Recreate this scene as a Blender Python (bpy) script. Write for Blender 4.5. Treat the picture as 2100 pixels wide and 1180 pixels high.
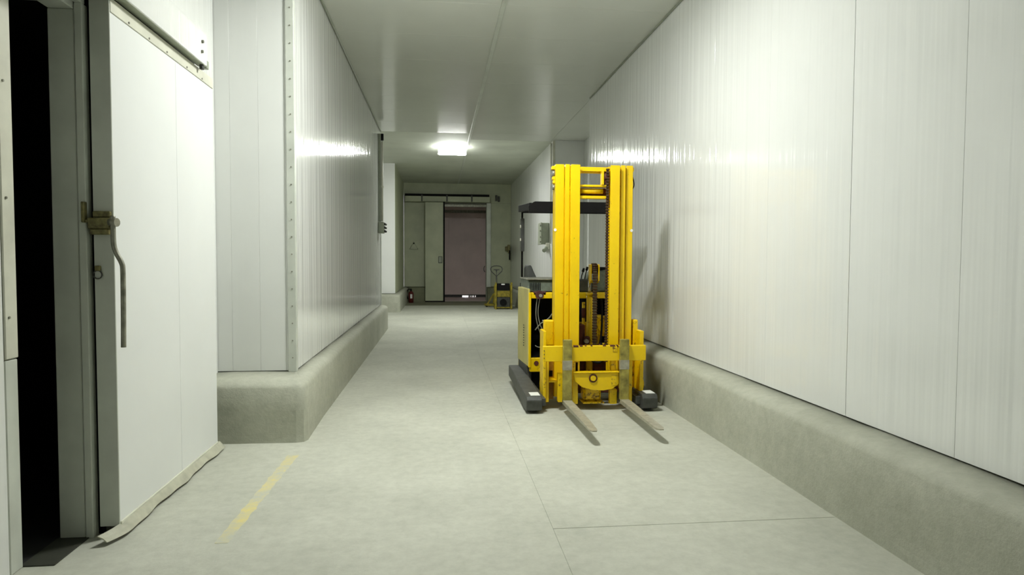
import bpy, bmesh, math, random
from mathutils import Vector, Matrix
random.seed(7)
for o in list(bpy.data.objects): bpy.data.objects.remove(o, do_unlink=True)
S = bpy.context.scene
C = S.collection

# ------------------------------------------------------------------ camera
F = 1350.0
yaw, pitch, roll = math.radians(6.34), math.radians(2.40), math.radians(0.24)
cd = bpy.data.cameras.new('camera'); cam = bpy.data.objects.new('camera', cd); C.objects.link(cam)
cd.sensor_fit = 'HORIZONTAL'; cd.sensor_width = 36.0; cd.lens = 36.0 * F / 2100.0
cd.clip_start = 0.05; cd.clip_end = 200
fw = Vector((math.sin(yaw)*math.cos(pitch), math.cos(yaw)*math.cos(pitch), -math.sin(pitch)))
rt = Vector((math.cos(yaw), -math.sin(yaw), 0)); up = rt.cross(fw)
r2 = rt*math.cos(roll) + up*math.sin(roll); u2 = -rt*math.sin(roll) + up*math.cos(roll)
R = Matrix((r2, u2, -fw)).transposed().to_4x4()
cam.matrix_world = Matrix.Translation((0, 0, 1.45)) @ R
S.camera = cam

# ------------------------------------------------------------------ world, exposure
w = bpy.data.worlds.new('world'); S.world = w; w.use_nodes = True
w.node_tree.nodes['Background'].inputs[0].default_value = (0.95, 0.92, 1.0, 1)
w.node_tree.nodes['Background'].inputs[1].default_value = 2.0
S.view_settings.view_transform = 'Standard'; S.view_settings.look = 'None'
S.view_settings.gamma = 1; S.view_settings.use_curve_mapping = False
S.view_settings.exposure = 1.05
LAMP = 165.0            # strength of the corridor lamps' diffusers
LAMPS = [(0.31, 5.0), (0.31, 15.6)]

# ------------------------------------------------------------------ materials
def nm(name):
    m = bpy.data.materials.new(name); m.use_nodes = True
    nt = m.node_tree; b = nt.nodes['Principled BSDF']
    return m, nt, b
def N(nt, t, **kw):
    n = nt.nodes.new(t)
    for k, v in kw.items(): setattr(n, k, v)
    return n
def pos(nt): return N(nt, 'ShaderNodeNewGeometry').outputs['Position']
def mapping(nt, scale):
    mp = N(nt, 'ShaderNodeMapping'); mp.inputs['Scale'].default_value = scale
    nt.links.new(pos(nt), mp.inputs['Vector']); return mp.outputs[0]
def noise(nt, vec, scale, detail=3, rough=.55):
    n = N(nt, 'ShaderNodeTexNoise'); n.inputs['Scale'].default_value = scale
    n.inputs['Detail'].default_value = detail; n.inputs['Roughness'].default_value = rough
    nt.links.new(vec, n.inputs['Vector']); return n.outputs['Fac']
def ramp(nt, fac, stops):
    r = N(nt, 'ShaderNodeValToRGB'); e = r.color_ramp.elements
    e[0].position, e[0].color = stops[0][0], (*stops[0][1], 1)
    e[1].position, e[1].color = stops[1][0], (*stops[1][1], 1)
    for p, c in stops[2:]:
        x = e.new(p); x.color = (*c, 1)
    nt.links.new(fac, r.inputs[0]); return r.outputs[0]
def bump(nt, b, h, dist, strength=1.0, prev=None):
    n = N(nt, 'ShaderNodeBump'); n.inputs['Distance'].default_value = dist; n.inputs['Strength'].default_value = strength
    nt.links.new(h, n.inputs['Height'])
    if prev is not None: nt.links.new(prev, n.inputs['Normal'])
    nt.links.new(n.outputs[0], b.inputs['Normal']); return n.outputs[0]
def plain(name, col, rough=.5, metal=0, var=.12, vs=9):
    m, nt, b = nm(name)
    c2 = tuple(max(0, x*(1-var*2)) for x in col); c1 = tuple(min(1, x*(1+var)) for x in col)
    nt.links.new(ramp(nt, noise(nt, pos(nt), vs, 5), [(.3, c2), (.7, c1)]), b.inputs['Base Color'])
    b.inputs['Roughness'].default_value = rough; b.inputs['Metallic'].default_value = metal
    return m
def sheet(name, col, vecscale, dist, rough=.13, spec=.5):
    """glossy painted sheet with fine uneven rolled ribs"""
    m, nt, b = nm(name)
    lo = tuple(x*.94 for x in col)
    nt.links.new(ramp(nt, noise(nt, pos(nt), 1.3, 4), [(.3, lo), (.75, col)]), b.inputs['Base Color'])
    n1 = noise(nt, mapping(nt, vecscale), 1.0, 2.5, .5)
    bump(nt, b, n1, dist)
    b.inputs['Roughness'].default_value = rough
    b.inputs['Specular IOR Level'].default_value = spec
    return m
WHITE = (.80, .815, .785)
M = {}
M['wall_x'] = sheet('panel_sheet_along_corridor', WHITE, (0, 12, .25), .0078, .085)
M['wall_y'] = sheet('panel_sheet_across_corridor', WHITE, (12, 0, .25), .002, .3)
M['ceil'] = sheet('ceiling_sheet', (.70, .72, .66), (.35, 26, 0), .00025, .14, .35)
M['ceil_matt'] = plain('matt_ceiling_sheet', (.56, .59, .50), .7, 0, .05, 1.2)
M['floor_darker'] = None
M['door'] = sheet('door_sheet', (.80, .82, .80), (0, 3, 2.0), .002, .42)
M['cream'] = plain('cream_trim', (.66, .66, .55), .45, 0, .08, 4)
M['greywhite'] = plain('grey_white_trim', (.60, .63, .56), .4, 0, .06, 4)
M['dark'] = plain('unlit_dark', (.012, .012, .012), .9)  # near-black surfaces paint the darkness of the unlit cold room
M['joint'] = plain('joint_filler', (.16, .16, .13), .9)
M['back_sheet'] = plain('darker_sheet', (.44, .47, .32), .45, 0, .08, 2)  # darker grey-green sheet for the far end
M['pink'] = plain('pinkish_sheet', (.82, .68, .64), .5, 0, .06, 1.5)
def concrete(name, a, b_, dist=.003, grit=60):
    m, nt, b = nm(name)
    n1 = noise(nt, pos(nt), 1.1, 6, .6)
    c = ramp(nt, n1, [(.3, a), (.72, b_)])
    n2 = noise(nt, pos(nt), 14, 6, .7)
    mx = N(nt, 'ShaderNodeMix', data_type='RGBA', blend_type='MULTIPLY'); mx.inputs[0].default_value = .55
    nt.links.new(c, mx.inputs[6]); nt.links.new(ramp(nt, n2, [(.3, (.72, .72, .70)), (.62, (1, 1, 1))]), mx.inputs[7])
    nt.links.new(mx.outputs[2], b.inputs['Base Color'])
    b.inputs['Roughness'].default_value = .78
    bump(nt, b, noise(nt, pos(nt), grit, 5, .7), dist)
    return m
M['floor_darker'] = concrete('darker_floor_concrete', (.17, .17, .11), (.27, .27, .18), .002)  # darker concrete for the slabs at the far end
M['curb_dark'] = concrete('darker_curb_concrete', (.16, .17, .10), (.25, .26, .16), .004, 40)  # darker concrete for the curbs at the end wall
M['floor'] = concrete('floor_concrete', (.45, .46, .385), (.58, .59, .50), .0012)
M['curb'] = concrete('curb_concrete', (.38, .39, .31), (.50, .51, .42), .004, 40)
def yellow(name, amount):
    m, nt, b = nm(name)
    c = ramp(nt, noise(nt, pos(nt), 3, 4), [(.3, (.80, .53, .0)), (.7, (.90, .62, .0))])
    r = ramp(nt, noise(nt, pos(nt), 22, 7, .72), [(.64-amount*.28, (0, 0, 0)), (.72-amount*.22, (1, 1, 1))])
    mx = N(nt, 'ShaderNodeMix', data_type='RGBA'); nt.links.new(r, mx.inputs[0])
    nt.links.new(c, mx.inputs[6]); mx.inputs[7].default_value = (.13, .055, .012, 1)
    nt.links.new(mx.outputs[2], b.inputs['Base Color'])
    b.inputs['Roughness'].default_value = .38
    return m
M['yellow'] = yellow('yellow_paint', .0)
M['yellow_worn'] = yellow('worn_yellow_paint', .24)
M['yellow_dirty'] = yellow('dirty_yellow_paint', .5)
M['yellow_dull'] = plain('dull_yellow_paint', (.30, .24, .015), .6, 0, .3, 12)
M['red_dark'] = plain('dark_red_paint', (.10, .008, .006), .5)
M['yellow_pale'] = plain('glare_paled_yellow', (.56, .50, .16), .35, 0, .1, 3)  # glare on the side panel put into its pale colour
M['fork'] = plain('worn_fork_steel', (.40, .38, .29), .45, .2, .14, 20)
M['shank'] = plain('yellowed_fork_steel', (.36, .31, .07), .45, .2, .3, 12)
M['black'] = plain('black_paint', (.004, .004, .004), .65)
M['black'].node_tree.nodes['Principled BSDF'].inputs['Specular IOR Level'].default_value = .2
M['charcoal'] = plain('charcoal_steel', (.06, .063, .055), .5, .1, .2, 14)
M['greygreen'] = plain('grey_green_plastic', (.13, .16, .125), .4, 0, .2, 16)
M['seat'] = plain('grey_vinyl', (.06, .065, .06), .5)
M['doorway_shade'] = plain('doorway_shade_colour', (.035, .038, .025), .8)  # no real sill: colour stands in for shade on the doorway floor
M['maroon'] = plain('maroon_plastic', (.07, .022, .02), .5)
M['yellow_brown'] = plain('recess_shaded_yellow', (.50, .26, .015), .5, 0, .2, 14)  # orange-brown recess shading put into the paint colour
M['rust'] = plain('rust_and_shade_red', (.10, .022, .010), .75, 0, .3, 14)  # rust colour, also on plates that stand in for shade
M['chain'] = plain('oily_chain', (.10, .055, .025), .45, .5, .3, 30)
M['steel'] = plain('bright_steel', (.6, .6, .56), .25, .8)
M['dullsteel'] = plain('dull_steel', (.30, .30, .24), .45, .5, .2, 18)
M['brass'] = plain('dirty_latch', (.20, .18, .07), .5, .4, .3, 30)
M['label'] = plain('white_label', (.82, .84, .80), .5, 0, .02)
M['cable'] = plain('grey_cable', (.32, .32, .26), .5)
M['boxgrey'] = plain('grey_enamel', (.30, .33, .25), .4, 0, .08)
M['rubber'] = plain('aged_rubber_strip', (.50, .50, .39), .6, 0, .12, 10)
M['red'] = plain('red_paint', (.45, .03, .02), .35)
m, nt, b = nm('lamp_light'); b.inputs['Base Color'].default_value = (1, 1, 1, 1)
b.inputs['Emission Color'].default_value = (.985, 1.0, .965, 1); b.inputs['Emission Strength'].default_value = LAMP
M['lamp'] = m
m, nt, b = nm('lamp_side_light'); b.inputs['Base Color'].default_value = (1, 1, 1, 1)
b.inputs['Emission Color'].default_value = (.985, 1.0, .965, 1); b.inputs['Emission Strength'].default_value = LAMP*.075
M['lamp_side'] = m
# faded yellow line paint: worn away in patches down to the concrete colour
m, nt, b = nm('faded_line_paint')
mask = ramp(nt, noise(nt, pos(nt), 7, 7, .75), [(.40, (0, 0, 0)), (.66, (.9, .9, .9))])
mx = N(nt, 'ShaderNodeMix', data_type='RGBA'); nt.links.new(mask, mx.inputs[0])
mx.inputs[6].default_value = (.50, .51, .42, 1); mx.inputs[7].default_value = (.70, .60, .20, 1)
nt.links.new(mx.outputs[2], b.inputs['Base Color']); b.inputs['Roughness'].default_value = .8
M['line'] = m

# ------------------------------------------------------------------ mesh helpers
def bm_(): return bmesh.new()
def box(bm, x0, x1, y0, y1, z0, z1, bev=.003):
    t = bmesh.new()
    bmesh.ops.create_cube(t, size=1)
    sx, sy, sz = abs(x1-x0), abs(y1-y0), abs(z1-z0)
    bmesh.ops.scale(t, vec=(sx, sy, sz), verts=t.verts)
    bmesh.ops.translate(t, vec=((x0+x1)/2, (y0+y1)/2, (z0+z1)/2), verts=t.verts)
    bev = min(bev, sx*.3, sy*.3, sz*.3)
    if bev > 0: bmesh.ops.bevel(t, geom=t.edges[:], offset=bev, segments=1, affect='EDGES', profile=.5)
    _merge(bm, t); return bm
def _merge(bm, t):
    mp = {}
    for v in t.verts: mp[v] = bm.verts.new(v.co)
    for f in t.faces:
        nf = bm.faces.new([mp[v] for v in f.verts]); nf.smooth = f.smooth
    t.free()
def cyl(bm, p, q, r, r2=None, n=16, smooth=True):
    p, q = Vector(p), Vector(q); d = q-p; L = d.length
    t = bmesh.new()
    bmesh.ops.create_cone(t, cap_ends=True, segments=n, radius1=r, radius2=r if r2 is None else r2, depth=L)
    for f in t.faces: f.smooth = smooth and len(f.verts) == 4
    M4 = Matrix.Translation((p+q)/2) @ d.to_track_quat('Z', 'Y').to_matrix().to_4x4()
    bmesh.ops.transform(t, matrix=M4, verts=t.verts); _merge(bm, t); return bm
def tube(bm, pts, r, n=8, closed=False):
    P = [Vector(p) for p in pts]; k = len(P); rings = []
    prev = None
    for i in range(k):
        a = P[(i-1) % k] if (closed or i > 0) else P[i]; c = P[(i+1) % k] if (closed or i < k-1) else P[i]
        t = (c-a).normalized()
        u = prev - t*prev.dot(t) if prev is not None else (Vector((0, 0, 1)) if abs(t.z) < .9 else Vector((1, 0, 0)))
        u = (u - t*u.dot(t)).normalized(); prev = u; v = t.cross(u)
        rings.append([bm.verts.new(P[i] + (u*math.cos(2*math.pi*j/n) + v*math.sin(2*math.pi*j/n))*r) for j in range(n)])
    for i in range(k if closed else k-1):
        A, B = rings[i], rings[(i+1) % k]
        for j in range(n):
            f = bm.faces.new((A[j], A[(j+1) % n], B[(j+1) % n], B[j])); f.smooth = True
    if not closed: bm.faces.new(rings[0][::-1]); bm.faces.new(rings[-1])
    return bm
def prism(bm, poly, axis, a0, a1, bev=0.0):
    """poly = 2D outline; axis 'x': poly is (y,z); 'y': (x,z); 'z': (x,y)"""
    def mk(p, a): return {'x': (a, p[0], p[1]), 'y': (p[0], a, p[1]), 'z': (p[0], p[1], a)}[axis]
    t = bmesh.new()
    A = [t.verts.new(mk(p, a0)) for p in poly]; B = [t.verts.new(mk(p, a1)) for p in poly]
    t.faces.new(A); t.faces.new(B[::-1]); n = len(poly)
    for i in range(n): t.faces.new((A[i], B[i], B[(i+1) % n], A[(i+1) % n]))
    bmesh.ops.recalc_face_normals(t, faces=t.faces[:])
    if bev: bmesh.ops.bevel(t, geom=t.edges[:], offset=bev, segments=1, affect='EDGES', profile=.5)
    _merge(bm, t); return bm
def smooth_path(pts, k=6):
    P = [Vector(p) for p in pts]; out = []
    for i in range(len(P)-1):
        p0 = P[max(i-1, 0)]; p1 = P[i]; p2 = P[i+1]; p3 = P[min(i+2, len(P)-1)]
        for j in range(k):
            t = j/k
            out.append(.5*((2*p1)+(-p0+p2)*t+(2*p0-5*p1+4*p2-p3)*t*t+(-p0+3*p1-3*p2+p3)*t**3))
    out.append(P[-1]); return out

def world_loc(o):
    l = Vector(o.location)
    while o.parent: o = o.parent; l = l + Vector(o.location)
    return l
def obj(name, bm, mat, parent=None, label=None, origin=None):
    """bm is in world coordinates"""
    org = world_loc(parent) if parent else Vector(origin or (0, 0, 0))
    bmesh.ops.recalc_face_normals(bm, faces=bm.faces[:])
    if org.length: bmesh.ops.translate(bm, vec=-org, verts=bm.verts)
    me = bpy.data.meshes.new(name); bm.to_mesh(me); bm.free()
    me.materials.append(M[mat]); o = bpy.data.objects.new(name, me); C.objects.link(o)
    if parent: o.parent = parent
    else: o.location = org
    if label: o['label'] = label
    return o
def thing(name, label, cat, loc, group=None):
    o = bpy.data.objects.new(name, None); C.objects.link(o); o.location = loc
    o.empty_display_size = .1; o['label'] = label; o['category'] = cat
    if group: o['group'] = group
    return o
def tag(o, label, cat, group=None):
    o['label'] = label; o['category'] = cat
    if group: o['group'] = group
    return o
def struct(name, bm, mat, label=None, cat=None):
    o = obj(name, bm, mat); o['kind'] = 'structure'
    if label: o['label'] = label
    if cat: o['category'] = cat
    return o

ZC = 4.09      # ceiling
# ------------------------------------------------------------------ floor
fl = struct('floor', box(bm_(), -8, 6, -9.2, 27.5, -.30, -.012, 0), 'floor', 'pale dusty concrete floor of the cold-store corridor', 'floor')
def slab(x0, x1, y0, y1, mat='floor'):
    g = .0022; h = .0005
    obj('floor_slab', box(bm_(), x0+h, x1-h, y0+g, y1-g, -.04, 0, .0008), mat, fl)
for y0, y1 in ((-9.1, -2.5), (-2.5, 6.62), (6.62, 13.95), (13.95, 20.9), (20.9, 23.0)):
    slab(-1.95, .612, y0, y1, 'floor_darker' if y0 > 20 else 'floor')
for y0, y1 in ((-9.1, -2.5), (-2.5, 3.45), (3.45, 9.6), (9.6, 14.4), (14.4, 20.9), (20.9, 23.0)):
    slab(.612, 2.46, y0, y1, 'floor_darker' if y0 > 20 else 'floor')
slab(-5.0, -1.95, 13.95, 18.45); slab(2.46, 3.2, 10.6, 14.5)
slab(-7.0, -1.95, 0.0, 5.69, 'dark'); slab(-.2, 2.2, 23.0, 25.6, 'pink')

# ------------------------------------------------------------------ ceiling
ce = struct('ceiling', box(bm_(), -8, 6, -9.2, 27.5, ZC+.02, ZC+.3, 0), 'joint', 'pale glossy panel ceiling with fine crosswise ribs', 'ceiling')
def cpanel(x0, x1, y0, y1, mat='ceil'):
    g = .0015
    obj('ceiling_panel', box(bm_(), x0+g, x1-g, y0+g, y1-g, ZC, ZC+.03, .002), mat, ce)
y = -9.1
ysl = [-9.1 + i*1.0 for i in range(23)] + [13.9]
for a, c in zip(ysl[:-1], ysl[1:]): cpanel(-1.96 if c < 5.8 else -1.3, .645, a, c)
ysr = [-9.1 + i*1.0 for i in range(24)] + [14.6]
ysr = [v for v in ysr if v < 14.5] + [14.6]
for a, c in zip(ysr[:-1], ysr[1:]): cpanel(.69, 2.47, a, c)
ys2 = [13.9 + i*1.15 for i in range(9)]; ys2[-1] = 23.0
for a, c in zip(ys2[:-1], ys2[1:]): cpanel(-5.0 if c < 18.6 else -1.3, .645, a, c, 'ceil_matt')
ys3 = [14.6 + i*1.2 for i in range(8)]; ys3[-1] = 23.0
for a, c in zip(ys3[:-1], ys3[1:]): cpanel(.69, 2.6, a, c, 'ceil_matt')
for a, c in ((10.55, 12.5), (12.5, 14.6)): cpanel(2.47, 3.25, a, c)
cpanel(-.3, 2.3, 23.0, 25.6)
struct('trim_1', box(bm_(), .643, .692, -9.1, 23.0, ZC-.008, ZC+.01, .002), 'greywhite', 'long thin cover strip along the ceiling joint', 'trim')
def angle_trim(name, pts, label):
    b_ = bm_()
    for (x0, x1, y0, y1) in pts: box(b_, x0, x1, y0, y1, ZC-.018, ZC-.001, .003)
    struct(name, b_, 'boxgrey', label, 'trim')
angle_trim('trim_2', [(2.43, 2.448, -9.0, 10.6)], 'thin corner strip where the right wall meets the ceiling')
angle_trim('trim_3', [(-1.198, -1.178, 5.67, 13.9), (-1.94, -1.178, 5.65, 5.67)], 'thin corner strip where the left wall block meets the ceiling')

# ------------------------------------------------------------------ walls
def panels(parent, ax, face, d, seams, z0, z1, mat, gap=.0005, strong=()):
    """ax 'x': panels lie in plane x=face, run along y; d=+1 faces +axis"""
    for a, c in zip(seams[:-1], seams[1:]):
        ga = .0022 if a in strong else gap; gc = .0022 if c in strong else gap
        t0, t1 = (face-.02, face) if d > 0 else (face, face+.02)
        if ax == 'x': bb = box(bm_(), t0, t1, a+ga, c-gc, z0, z1, .001)
        else: bb = box(bm_(), a+ga, c-gc, t0, t1, z0, z1, .001)
        obj('wall_panel', bb, mat, parent)
Z0 = .511
wr = struct('wall_right', box(bm_(), 2.465, 3.4, -9, 10.64, 0, ZC+.02, 0), 'joint', 'long white ribbed panel wall beside the yellow truck', 'wall')
sr = [-9+.99*i for i in range(11)]; sr = sr[:-1] + [.86, 1.86, 2.86, 3.71] + [3.71+1.005*i for i in range(1, 7)] + [10.66]
panels(wr, 'x', 2.45, -1, sr, Z0, ZC-.002, 'wall_x', strong=(3.71,))
panels(wr, 'y', 10.66, 1, [2.452, 3.2], Z0, ZC-.002, 'wall_y')
wrc = struct('wall_right_recess', box(bm_(), 3.215, 3.4, 10.64, 14.5, 0, ZC+.02, 0), 'joint', 'white recessed wall behind the end of the right wall', 'wall')
panels(wrc, 'x', 3.2, -1, [10.68, 11.6, 12.6, 13.6, 14.44], Z0, ZC-.002, 'wall_x')
wrf = struct('wall_right_far', box(bm_(), 2.525, 3.4, 14.46, 23.2, 0, ZC+.02, 0), 'joint', 'far right wall block lit beyond the truck', 'wall')
panels(wrf, 'y', 14.44, -1, [2.512, 3.2], Z0, ZC-.002, 'wall_y')
panels(wrf, 'x', 2.51, -1, [14.442+i*1.07 for i in range(9)], Z0, ZC-.002, 'wall_x')
obj('corner_trim', box(box(bm_(), 2.50, 2.55, 14.425, 14.44, Z0, ZC-.01, .003), 2.497, 2.509, 14.425, 14.48, Z0, ZC-.01, .003), 'cream', wrf)

wlb = struct('wall_left_block', box(bm_(), -8, -1.215, 5.705, 13.94, 0, ZC+.02, 0), 'joint', 'white panel wall block projecting into the corridor on the left', 'wall')
panels(wlb, 'y', 5.69, -1, [-1.935, -1.71, -1.485, -1.275, -1.202], Z0, ZC-.002, 'wall_y')
panels(wlb, 'x', -1.2, 1, [5.692, 6.2, 7.15] + [8.18+.96*i for i in range(6)] + [13.955], Z0, ZC-.002, 'wall_x')
panels(wlb, 'y', 13.955, 1, [-5.0, -4, -3, -2, -1.202], Z0, ZC-.002, 'wall_y')
ct = obj('corner_trim', box(box(bm_(), -1.26, -1.195, 5.678, 5.69, .50, ZC-.05, .003), -1.199, -1.192, 5.678, 5.74, .50, ZC-.05, .003), 'greywhite', wlb)
for i in range(24):
    obj('rivet', cyl(bm_(), (-1.222, 5.679, .62+i*.145), (-1.222, 5.674, .62+i*.145), .006, n=8), 'dullsteel', ct)
ct2 = obj('corner_trim', box(bm_(), -1.199, -1.188, 13.86, 13.955, .50, ZC-.05, .003), 'greywhite', wlb)
wlf = struct('wall_left_far', box(bm_(), -8, -1.215, 18.465, 23.2, 0, ZC+.02, 0), 'joint', 'far left wall block past the side opening', 'wall')
panels(wlf, 'y', 18.45, -1, [-5.0, -4, -3, -2.1, -1.202], Z0, ZC-.002, 'wall_y')
panels(wlf, 'x', -1.2, 1, [18.452+i*1.137 for i in range(5)], Z0, ZC-.002, 'back_sheet')  # shaded side of the block, its shade painted in by the darker sheet
wlo = struct('wall_left_opening', box(bm_(), -8, -5.015, 13.94, 18.465, 0, ZC+.02, 0), 'joint', 'end wall of the side opening on the left', 'wall')
panels(wlo, 'x', -5.0, 1, [13.96, 15.4, 16.9, 18.44], 0.0, ZC-.002, 'wall_x')

# near left wall with the cold room doorway
wl = struct('wall_left', box(box(box(bm_(), -2.05, -1.955, -9, 3.22, 0, ZC+.02, 0), -2.10, -1.95, 3.22, 3.60, 2.74, ZC+.02, 0), -1.945, -1.845, 3.605, 5.70, 0, ZC+.02, 0),
            'greywhite', 'near left panel wall around the dark doorway', 'wall')
panels(wl, 'x', -1.94, 1, [-9, -7, -5, -3, -1, 1, 2.2, 3.17], 0.0, ZC-.002, 'wall_x')
panels(wl, 'x', -1.83, 1, [3.605, 4.6, 5.685], 0.0, ZC-.002, 'wall_x')
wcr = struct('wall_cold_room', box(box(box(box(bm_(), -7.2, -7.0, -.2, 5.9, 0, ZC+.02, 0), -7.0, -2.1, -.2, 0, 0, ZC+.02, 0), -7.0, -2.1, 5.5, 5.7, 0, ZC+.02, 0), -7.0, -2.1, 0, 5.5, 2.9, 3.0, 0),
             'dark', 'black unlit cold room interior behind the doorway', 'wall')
# frame of the doorway
ds = struct('door_1', box(box(bm_(), -1.944, -1.820, 3.575, 3.604, 0, 2.70, .004), -1.944, -1.820, 3.22, 3.604, 2.70, 2.84, .004), 'greywhite',
            'doorway of the cold room with its grey frame, standing open', 'door')
obj('doorway_shade_plate', box(bm_(), -1.955, -1.80, 3.262, 3.60, .0005, .006, .002), 'doorway_shade', ds)  # dark plate added to deepen the shadow on the doorway floor
obj('frame_strip', box(box(bm_(), -1.816, -1.779, 3.57, 3.70, 0, 2.73, .003), -1.816, -1.779, 3.18, 3.604, 2.73, 2.80, .004), 'greywhite', ds)
obj('black_gap_strip', box(bm_(), -1.826, -1.757, 3.625, 3.66, 0, 2.78, .003), 'black', ds)  # added black strip painting the dark gap between frame and door
obj('black_gap_strip', box(bm_(), -1.824, -1.812, 3.585, 3.61, 0, 2.73, .001), 'black', ds)
ns = obj('near_frame', box(bm_(), -1.96, -1.932, 3.172, 3.262, .99, 2.84, .004), 'cream', ds)
obj('kick_strip', box(bm_(), -1.96, -1.937, 3.172, 3.262, 0.0, .985, .004), 'greywhite', ds)
obj('near_return', box(bm_(), -2.10, -1.96, 3.225, 3.258, 0, 2.84, .003), 'greywhite', ds)
for z in (1.18, 1.72, 2.24, 2.62):
    obj('screw', cyl(bm_(), (-1.933, 3.20, z), (-1.927, 3.20, z), .006, n=8), 'dullsteel', ns)

# back wall
wb = struct('wall_back', box(box(box(bm_(), -1.2, .2, 23.02, 23.2, 0, ZC+.02, 0), 1.64, 2.52, 23.02, 23.2, 0, ZC+.02, 0), .2, 1.64, 23.02, 23.2, 3.36, ZC+.02, 0),
            'joint', 'dim end wall of the corridor', 'wall')
panels(wb, 'y', 23.0, -1, [-1.198, -.42, .198], Z0, 3.42, 'back_sheet'); panels(wb, 'y', 23.0, -1, [1.66, 2.508], Z0, 3.42, 'back_sheet')
panels(wb, 'y', 23.0, -1, [-1.198, .3, 1.4, 2.508], 3.425, ZC-.002, 'back_sheet')
obj('lining', box(box(box(bm_(), .185, .2, 23.0, 23.2, 0, 3.36, 0), 1.64, 1.655, 23.0, 23.2, 0, 3.36, 0), .2, 1.64, 23.0, 23.2, 3.355, 3.37, 0), 'back_sheet', wb)
wv = struct('wall_vestibule', box(box(box(bm_(), -.5, -.25, 23.2, 25.7, 0, ZC+.02, 0), 2.25, 2.5, 23.2, 25.7, 0, ZC+.02, 0), -.25, 2.25, 25.5, 25.7, 3.36, ZC+.02, 0),
            'pink', 'side walls of the lobby behind the far door', 'wall')
wbh = struct('wall_behind_camera', box(bm_(), -2.1, 3.4, -9.3, -9.0, 0, ZC+.02, 0), 'wall_y', 'plain end wall behind the viewer', 'wall')
# far pinkish door at the back of the lobby
d3 = thing('lobby_door', 'pinkish grey door seen through the far doorway with daylight under it', 'door', (.95, 25.55, 0))
for i in range(4): obj('door_panel', box(bm_(), -.24+i*.62, -.24+(i+1)*.62-.0, 25.52, 25.60, .10, 3.252, .004), 'pink', d3)
obj('head_rail', box(bm_(), -.24, 2.24, 25.50, 25.62, 3.25, 3.36, .005), 'dullsteel', d3)
obj('bottom_rail', box(bm_(), -.24, 2.24, 25.50, 25.62, .065, .10, .004), 'charcoal', d3)
for a, c in ((-.24, .90), (1.14, 1.20), (1.215, 1.27), (1.29, 1.33), (1.35, 1.40), (1.42, 2.24)):
    obj('bottom_seal', box(bm_(), a, c, 25.54, 25.57, .0, .066, .002), 'charcoal', d3)
struct('threshold', box(bm_(), .2, 1.64, 23.0, 23.2, 0, .006, .002), 'pink', 'threshold strip in the far doorway', 'threshold')

# ------------------------------------------------------------------ concrete curbs
def curb(name, outer, inner, label, h=(.43, .462, .485, .505), mat='curb'):
    """outer, inner = matching plan points"""
    O, I = [], []
    for i in range(len(outer)-1):
        a, b_ = Vector(outer[i]), Vector(outer[i+1]); c, d = Vector(inner[i]), Vector(inner[i+1])
        n = max(1, int((b_-a).length/.22))
        for j in range(n): O.append(a.lerp(b_, j/n)); I.append(c.lerp(d, j/n))
    O.append(Vector(outer[-1])); I.append(Vector(inner[-1]))
    bm = bm_(); rings = []
    for o_, i_ in zip(O, I):
        prof = [(-.01, 0), (0, .06), (.0, h[0]*.6), (.0, h[0]), (.06, h[1]), (.28, h[2]), (1.0, h[3]), (1.0, 0)]
        jx, jz = random.uniform(-.004, .004), random.uniform(-.004, .004)
        ring = []
        for k, (u, z) in enumerate(prof):
            p = o_.lerp(i_, u)
            dd = (o_-i_).normalized()*(jx + random.uniform(-.002, .002)) if 0 < k < 6 else Vector((0, 0))
            ring.append(bm.verts.new((p.x+dd.x, p.y+dd.y, z+(jz if 1 < k < 7 else 0))))
        rings.append(ring)
    for A, B in zip(rings[:-1], rings[1:]):
        n = len(A)
        for j in range(n):
            f = bm.faces.new((A[j], A[(j+1) % n], B[(j+1) % n], B[j])); f.smooth = j in (2, 3, 4, 5)
    bm.faces.new(rings[0]); bm.faces.new(rings[-1][::-1])
    return struct(name, bm, mat, label, 'curb')
curb('baseboard_right', [(2.238, -9), (2.238, 10.80), (3.0, 10.86)], [(2.465, -9), (2.465, 10.65), (3.0, 10.67)], 'grey concrete curb along the foot of the right wall')
curb('baseboard_left_block', [(-1.94, 5.32), (-1.12, 5.30), (-1.065, 5.32), (-1.045, 5.38), (-1.06, 6.2), (-1.06, 13.95), (-1.09, 14.08), (-1.3, 14.12), (-5, 14.12)],
     [(-1.94, 5.70), (-1.21, 5.70), (-1.208, 5.70), (-1.206, 5.71), (-1.206, 6.2), (-1.206, 13.8), (-1.21, 13.93), (-1.3, 13.945), (-5, 13.945)], 'grey concrete curb wrapping the left wall block')
curb('baseboard_left_far', [(-5, 18.22), (-1.13, 18.22), (-1.06, 18.30), (-1.06, 23.0)], [(-5, 18.46), (-1.21, 18.46), (-1.206, 18.47), (-1.206, 23.0)], 'concrete curb round the far left wall block')
curb('baseboard_right_far', [(3.2, 14.22), (2.46, 14.22), (2.37, 14.30), (2.37, 23.0)], [(3.2, 14.45), (2.53, 14.45), (2.52, 14.46), (2.52, 23.0)], 'concrete curb round the far right wall block')
curb('baseboard_right_recess', [(3.05, 10.9), (3.05, 14.2)], [(3.21, 10.9), (3.21, 14.2)], 'concrete curb of the wall recess on the right')
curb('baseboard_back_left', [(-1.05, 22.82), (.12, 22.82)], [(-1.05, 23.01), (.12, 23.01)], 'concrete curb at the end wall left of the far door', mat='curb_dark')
curb('baseboard_back_right', [(1.68, 22.82), (2.36, 22.82)], [(1.68, 23.01), (2.36, 23.01)], 'concrete curb at the end wall right of the far door', mat='curb_dark')

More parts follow.
